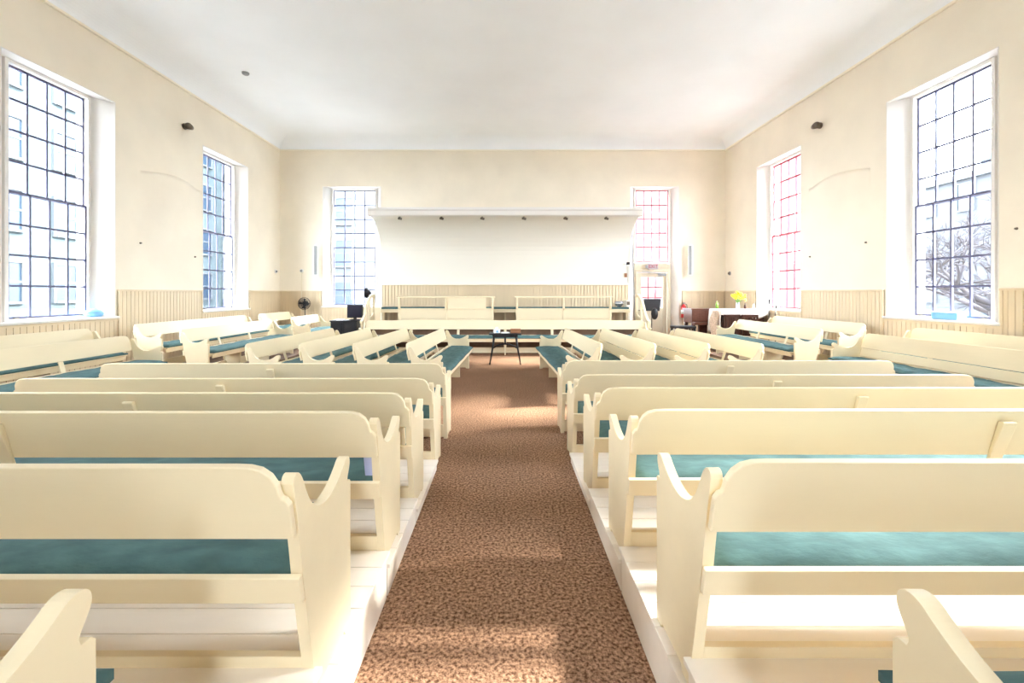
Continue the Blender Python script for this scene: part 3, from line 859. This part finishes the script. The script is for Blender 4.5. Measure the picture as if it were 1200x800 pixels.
# vase of yellow flowers
vz = empty('flower_vase', (6.42, 12.50, 1.156), 0, label='glass vase of yellow daffodils on the lace cloth', cat='flowers')
MB().lathe([(.045, 0), (.055, .03), (.05, .10), (.035, .15), (.045, .18)], n=18).build('vase', 'silver', vz)
stm, pet = MB(), None
rnd = random.Random(3)
heads = []
for k in range(26):
    a = rnd.uniform(0, 6.28); r = rnd.uniform(.02, .19); z = .44 - r * .7 + rnd.uniform(-.07, .05)
    p = (r * math.cos(a), r * math.sin(a), z); heads.append((p, a))
    stm.tube([(0, 0, .03), (p[0] * .3, p[1] * .3, .2), p], .004, 5)
stm.build('stems', 'green', vz)
fm = MB()
for k in range(6):
    a = k * math.pi / 3
    fm.ball((.032 * math.cos(a), .032 * math.sin(a), .004), .026, .016, .006, 8, 4) if False else fm.add(
        [(0, 0, 0), (.03 * math.cos(a - .4), .03 * math.sin(a - .4), .008), (.062 * math.cos(a), .062 * math.sin(a), .018), (.03 * math.cos(a + .4), .03 * math.sin(a + .4), .008),
         (0, 0, -.006)], [(0, 1, 2, 3), (4, 3, 2, 1), (0, 4, 1), (0, 3, 4)])
fm.lathe([(.014, 0), (.018, .02), (.024, .035)], n=10)
fmesh = fm.mesh('flower_head', 'yellow')
for p, a in heads:
    o = obj('flower_head', fmesh, vz); o.location = p
    o.rotation_euler = Vector((p[0] * 2.2, p[1] * 2.2 - .25, .35)).to_track_quat('Z', 'Y').to_euler()
def bottle(name, loc, h, r, mat, label, cat):
    b = empty(name, loc, 0, label=label, cat=cat)
    MB().lathe([(r, 0), (r, h * .6), (r * .45, h * .75), (r * .4, h * .93)], n=14).build('body', mat, b)
    MB().lathe([(r * .5, h * .93), (r * .5, h)], n=12).build('cap', 'black' if mat != 'lime' else 'white', b)
bottle('green_bottle', (6.22, 13.3, 1.141), .22, .04, 'lime', 'lime green bottle at the right end of the square piano', 'bottle')
bottle('dark_bottle', (6.66, 12.58, 1.156), .15, .03, 'darkwood', 'small dark bottle just right of the daffodils', 'bottle')
bottle('white_bottle', (6.86, 12.52, 1.156), .16, .025, 'white', 'small white black-capped bottle at the right end of the lace cloth', 'bottle')
for k, (x, y, h, lab) in enumerate(((7.0, 12.03, 1.42, 'thin black microphone stand beside the cloth table'), (7.0, 11.74, 1.30, 'thin black microphone stand behind the right wall pew'))):
    r = empty('microphone_stand', (x, y, 0), k * .7, label=lab, cat='stand')
    MB().lathe([(.12, 0), (.12, .015), (.02, .03)], n=18).build('base', 'black', r)
    MB().tube([(0, 0, .02), (0, 0, h - .12)], .009).build('pole', 'black', r)
    m = MB(); m.tube([(0, 0, h - .12), (0, -.02, h - .08), (-.0, -.03, h)], [.012, .016, .026], 10); m.build('microphone', 'black', r)

# ------------------------------------------------------------------ wall fittings
exr = empty('exit_sign', (dc - .02, YF + .10, 2.46), 0, label='white EXIT sign with red letters above the door', cat='sign')
MB().box(-.17, .17, -.03, .03, -.09, .09).build('sign_body', 'sign', exr, .006)
MB().box(-.24, -.17, -.02, .02, -.05, .05).build('battery_box', 'grey', exr, .006)
MB().box(-.012, .012, .03, .30, -.01, .10).build('mount_arm', 'white', exr)
cu = bpy.data.curves.new('exit_text', 'FONT'); cu.body = 'EXIT'; cu.size = .15; cu.align_x = 'CENTER'; cu.align_y = 'CENTER'; cu.extrude = .002
tmp = bpy.data.objects.new('exit_text_tmp', cu); COL.objects.link(tmp)
bpy.context.view_layer.update()
tm = bpy.data.meshes.new_from_object(tmp.evaluated_get(bpy.context.evaluated_depsgraph_get()))
bpy.data.objects.remove(tmp)
tm.materials.clear(); tm.materials.append(M['signred'])
o = obj('lettering', tm, exr); o.rotation_euler = (math.radians(90), 0, 0); o.location = (0, -.033, 0)

for sx, lab in ((-1, 'slim white column loudspeaker on the end wall by the left window'), (1, 'slim grey column loudspeaker on the end wall by the exit door')):
    x = -6.12 if sx < 0 else 5.98
    r = empty('column_speaker', (x, YF, 2.15), 0, label=lab, cat='loudspeaker', group='column loudspeakers')
    MB().box(-.03, .03, -.03, 0, .35, .65).build('wall_plate', 'white', r)
    MB().tube([(0, -.02, .5), (-sx * .02, -.14, .5)], .015).build('bracket', 'white', r)
    h = MB().box(-.055, .055, -.06, .06, 0, .98).build('housing', 'white', r, .01); h.location = (-sx * .02, -.20, 0); h.rotation_euler.z = sx * math.radians(-35)
    g2 = MB().box(-.045, .045, -.066, -.06, .03, .95).build('grille', 'grey', h, .002)
def spot(x, y, z, sx, lab):
    r = empty('wall_spotlight', (x, y, z), 0, label=lab, cat='spotlight', group='bronze spotlights high on the side walls')
    m = MB(); m.tube([(0, 0, 0), (-sx * .03, 0, 0)], .07, 14); m.build('wall_plate', 'bronze', r)
    MB().tube([(-sx * .02, 0, 0), (-sx * .14, -.03, -.02)], .014).build('arm', 'bronze', r)
    m = MB(); m.tube([(-sx * .10, .10, .0), (-sx * .15, -.02, -.02), (-sx * .20, -.16, -.05)], [.045, .06, .075], 14); m.build('lamp_head', 'bronze', r)
spot(XL, 10.35, 5.40, -1, 'bronze spotlight high on the left wall between windows')
spot(XR, 10.30, 5.40, 1, 'bronze spotlight high on the right wall between windows')
r = empty('smoke_detector', (-5.9, 10.3, ZC + RISE), 0, label='small grey detector on the ceiling near the left cove', cat='detector')
MB().lathe([(.05, -.05), (.075, -.03), (.08, 0)], n=18).build('housing', 'grey', r)
def small_round(x, y, z, ax, lab, mat='white'):
    r = empty('wall_sensor', (x, y, z), 0, label=lab, cat='sensor')
    m = MB(); d = {'y': (0, -1, 0), 'x+': (1, 0, 0), 'x-': (-1, 0, 0)}[ax]; d = Vector(d)
    m.tube([d * 0, d * .03], .06, 16); m.build('base_plate', mat, r)
    m = MB(); m.tube([d * .03, d * .06], [.04, .03], 14); m.build('dome', 'bronze' if mat == 'grey' else 'grey', r)
small_round(-6.62, YF, 2.32, 'y', 'round sensor on the end wall left of the column loudspeaker')
small_round(XL, 14.45, 2.28, 'x+', 'small round sensor on the left wall at the corner')
small_round(XR, 14.45, 2.22, 'x-', 'small round sensor on the right wall at the corner', 'grey')
MB().tube([(-6.60, YF - .06, 2.26), (-6.60, YF - .06, 1.0)], .012).build('wall_conduit', 'pipe', label='thin cream conduit down the end wall behind the fan', cat='conduit')
for k, (x, y, z) in enumerate(((XL, 9.1, 2.6), (XL, 10.7, 2.45), (XR, 9.0, 2.6), (XR, 10.65, 2.45), (XR, 6.35, 2.5))):
    sx = 1 if x < 0 else -1
    m = MB(); m.tube([(0, 0, 0), (sx * .03, 0, 0)], [.02, .012], 8)
    o = m.build('wall_hook', 'bronze', label=['tiny dark hook on the left wall beside the large window', 'tiny dark hook on the left wall near the farther window', 'tiny dark hook on the right wall beside the large window',
        'tiny dark hook on the right wall near the farther window', 'tiny dark hook on the right wall at the picture edge'][k], cat='hook'); o.location = (x, y, z)
# blistered plaster: shallow lipped bulges
def blister(wall, x, sx, y0, y1, zt, zb):
    vs, fs = [], []; n, mm = 24, 12
    for i in range(n + 1):
        for j in range(mm + 1):
            u, v = i / n, j / mm
            top = zt + .10 * math.sin(math.pi * min(1, u * 1.1)) 
            z = top + (zb - top) * v
            d = .09 * math.sin(math.pi * u) * (1 - v) ** 1.6
            vs.append((x + sx * (d + .001), y0 + (y1 - y0) * u, z))
    for i in range(n):
        for j in range(mm):
            a = i * (mm + 1) + j; fs.append((a, a + 1, a + mm + 2, a + mm + 1) if sx > 0 else (a + mm + 1, a + mm + 2, a + 1, a))
    nb = len(vs)
    for i in range(n + 1):
        p = vs[i * (mm + 1)]; vs.append((x, p[1], p[2] + .004))
    for i in range(n):
        a, b = i * (mm + 1), (i + 1) * (mm + 1); fs.append((a, b, nb + i + 1, nb + i))
    MB().add(vs, fs, True).build('plaster_bulge', 'wall', wall)
blister(wall_left, XL, 1, 9.1, 10.9, 4.05, 3.1)
blister(wall_right, XR, -1, 8.9, 10.7, 4.05, 3.1)

# ------------------------------------------------------------------ small things on sills and pews
o = MB(); o.ball((0, 0, .06), .11, .17, .075, 14, 8); o = o.build('plastic_bag', 'blue', label='crumpled light blue bag on the left window sill', cat='bag'); o.location = (XL - .10, 8.18, WZ0 + .026)
dm = o.modifiers.new('crumple', 'DISPLACE'); tx = bpy.data.textures.new('crumple', 'CLOUDS'); tx.noise_scale = .08; dm.texture = tx; dm.strength = .05
b = empty('sponge_box', (XR + .09, 7.42, WZ0 + .025), .1, label='pale blue box on the large right window sill', cat='box')
MB().box(-.09, .09, -.20, .20, 0, .11).build('carton', 'blue', b, .01); MB().box(-.095, .095, -.205, .205, .11, .125).build('lid', 'white', b, .004)
o = MB().prism([(-.0015, 0), (.0015, 0), (-.030, .12), (-.033, .12)], -.024, .024, 'x').build('card', 'lavender', label='lavender card propped at the aisle end of the second left pew', cat='card'); o.location = (-.70, D_L[2] - .395, TZ[2] + .49)

# ------------------------------------------------------------------ outdoors
MB().box(-60, 60, -50, 70, -1.0, -.6).build('ground', 'ground', kind='structure', label='courtyard paving outside the windows')
def building(label, loc, rz, W, H, mat, cols, rows, ww, wh, x0, dx, z0, dz, frame=True, parapet=True, depth=8):
    """facade on local -y side, x in 0..W"""
    r = empty('building', loc, rz, label=label, cat='building', group='buildings outside')
    MB().box(0, W, 0, depth, 0, H).build('facade', mat, r)
    if parapet: MB().box(-.2, W + .2, -.25, depth, H, H + .4).build('parapet', 'bframe', r)
    wm = MB(); wm.box(-ww / 2, ww / 2, -.04, .0, 0, wh); wme = wm.mesh('window_pane', 'bwin')
    fm = MB(); t = .09
    fm.box(-ww / 2 - t, -ww / 2, -.10, 0, -t, wh + t); fm.box(ww / 2, ww / 2 + t, -.10, 0, -t, wh + t)
    fm.box(-ww / 2, ww / 2, -.10, 0, wh, wh + t); fm.box(-ww / 2, ww / 2, -.14, 0, -t, 0); fm.box(-ww / 2, ww / 2, -.07, 0, wh * .48, wh * .48 + .07)
    fme = fm.mesh('window_casing', 'bframe')
    for i in range(cols):
        for k in range(rows):
            w = obj('window', fme, r); w.location = (x0 + i * dx, 0, z0 + k * dz)
            obj('pane', wme, w)
    return r
# left: light blue-grey block across the yard, facade faces +x   (local x -> world +y)
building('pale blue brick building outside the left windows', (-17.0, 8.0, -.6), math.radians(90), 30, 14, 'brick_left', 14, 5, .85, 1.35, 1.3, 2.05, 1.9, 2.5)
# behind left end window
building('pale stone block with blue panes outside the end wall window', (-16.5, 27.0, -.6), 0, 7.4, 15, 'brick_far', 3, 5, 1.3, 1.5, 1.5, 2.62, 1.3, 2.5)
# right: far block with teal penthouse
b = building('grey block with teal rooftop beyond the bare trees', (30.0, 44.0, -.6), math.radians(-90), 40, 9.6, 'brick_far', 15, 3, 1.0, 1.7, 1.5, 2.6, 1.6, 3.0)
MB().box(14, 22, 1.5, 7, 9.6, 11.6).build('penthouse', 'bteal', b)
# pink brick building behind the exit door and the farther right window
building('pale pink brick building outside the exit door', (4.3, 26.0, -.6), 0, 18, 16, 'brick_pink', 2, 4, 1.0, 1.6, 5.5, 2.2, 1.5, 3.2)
def tree(label, loc, seed, h):
    r = empty('bare_tree', loc, 0, label=label, cat='tree', group='bare trees outside the right window')
    rnd = random.Random(seed)
    tr, brn = MB(), MB()
    tr.tube([(0, 0, -.6), (.05, .02, h * .2), (-.03, .05, h * .38)], [.17, .14, .11], 8)
    tr.build('trunk', 'bark', r)
    def grow(p, d, L, rad, lev):
        q = p + d * L * .5 + Vector((rnd.uniform(-.1, .1), rnd.uniform(-.1, .1), rnd.uniform(-.02, .1))) * L
        e = q + (d + Vector((rnd.uniform(-.3, .3), rnd.uniform(-.3, .3), rnd.uniform(-.1, .3)))).normalized() * L * .5
        brn.tube([p, q, e], [rad, rad * .8, rad * .55], 5)
        if lev == 0: return
        for s in range(3 if lev > 1 else 4):
            nd = (d * .8 + Vector((rnd.uniform(-1, 1), rnd.uniform(-1, 1), rnd.uniform(-.35, .6)))).normalized()
            grow(q.lerp(e, rnd.random()), nd, L * rnd.uniform(.55, .8), rad * .55, lev - 1)
    for k in range(6):
        a = k * 1.05 + rnd.random()
        grow(Vector((-.0, .03, h * (.22 + .03 * k))), Vector((math.cos(a), math.sin(a), .45)).normalized(), h * .34, .07, 4)
    brn.build('branches', 'bark', r)
tree('bare tree close outside the large right window', (11.5, 10.6, 0), 5, 4.2)
tree('bare tree farther off outside the large right window', (16.5, 18.5, 0), 9, 5.2)
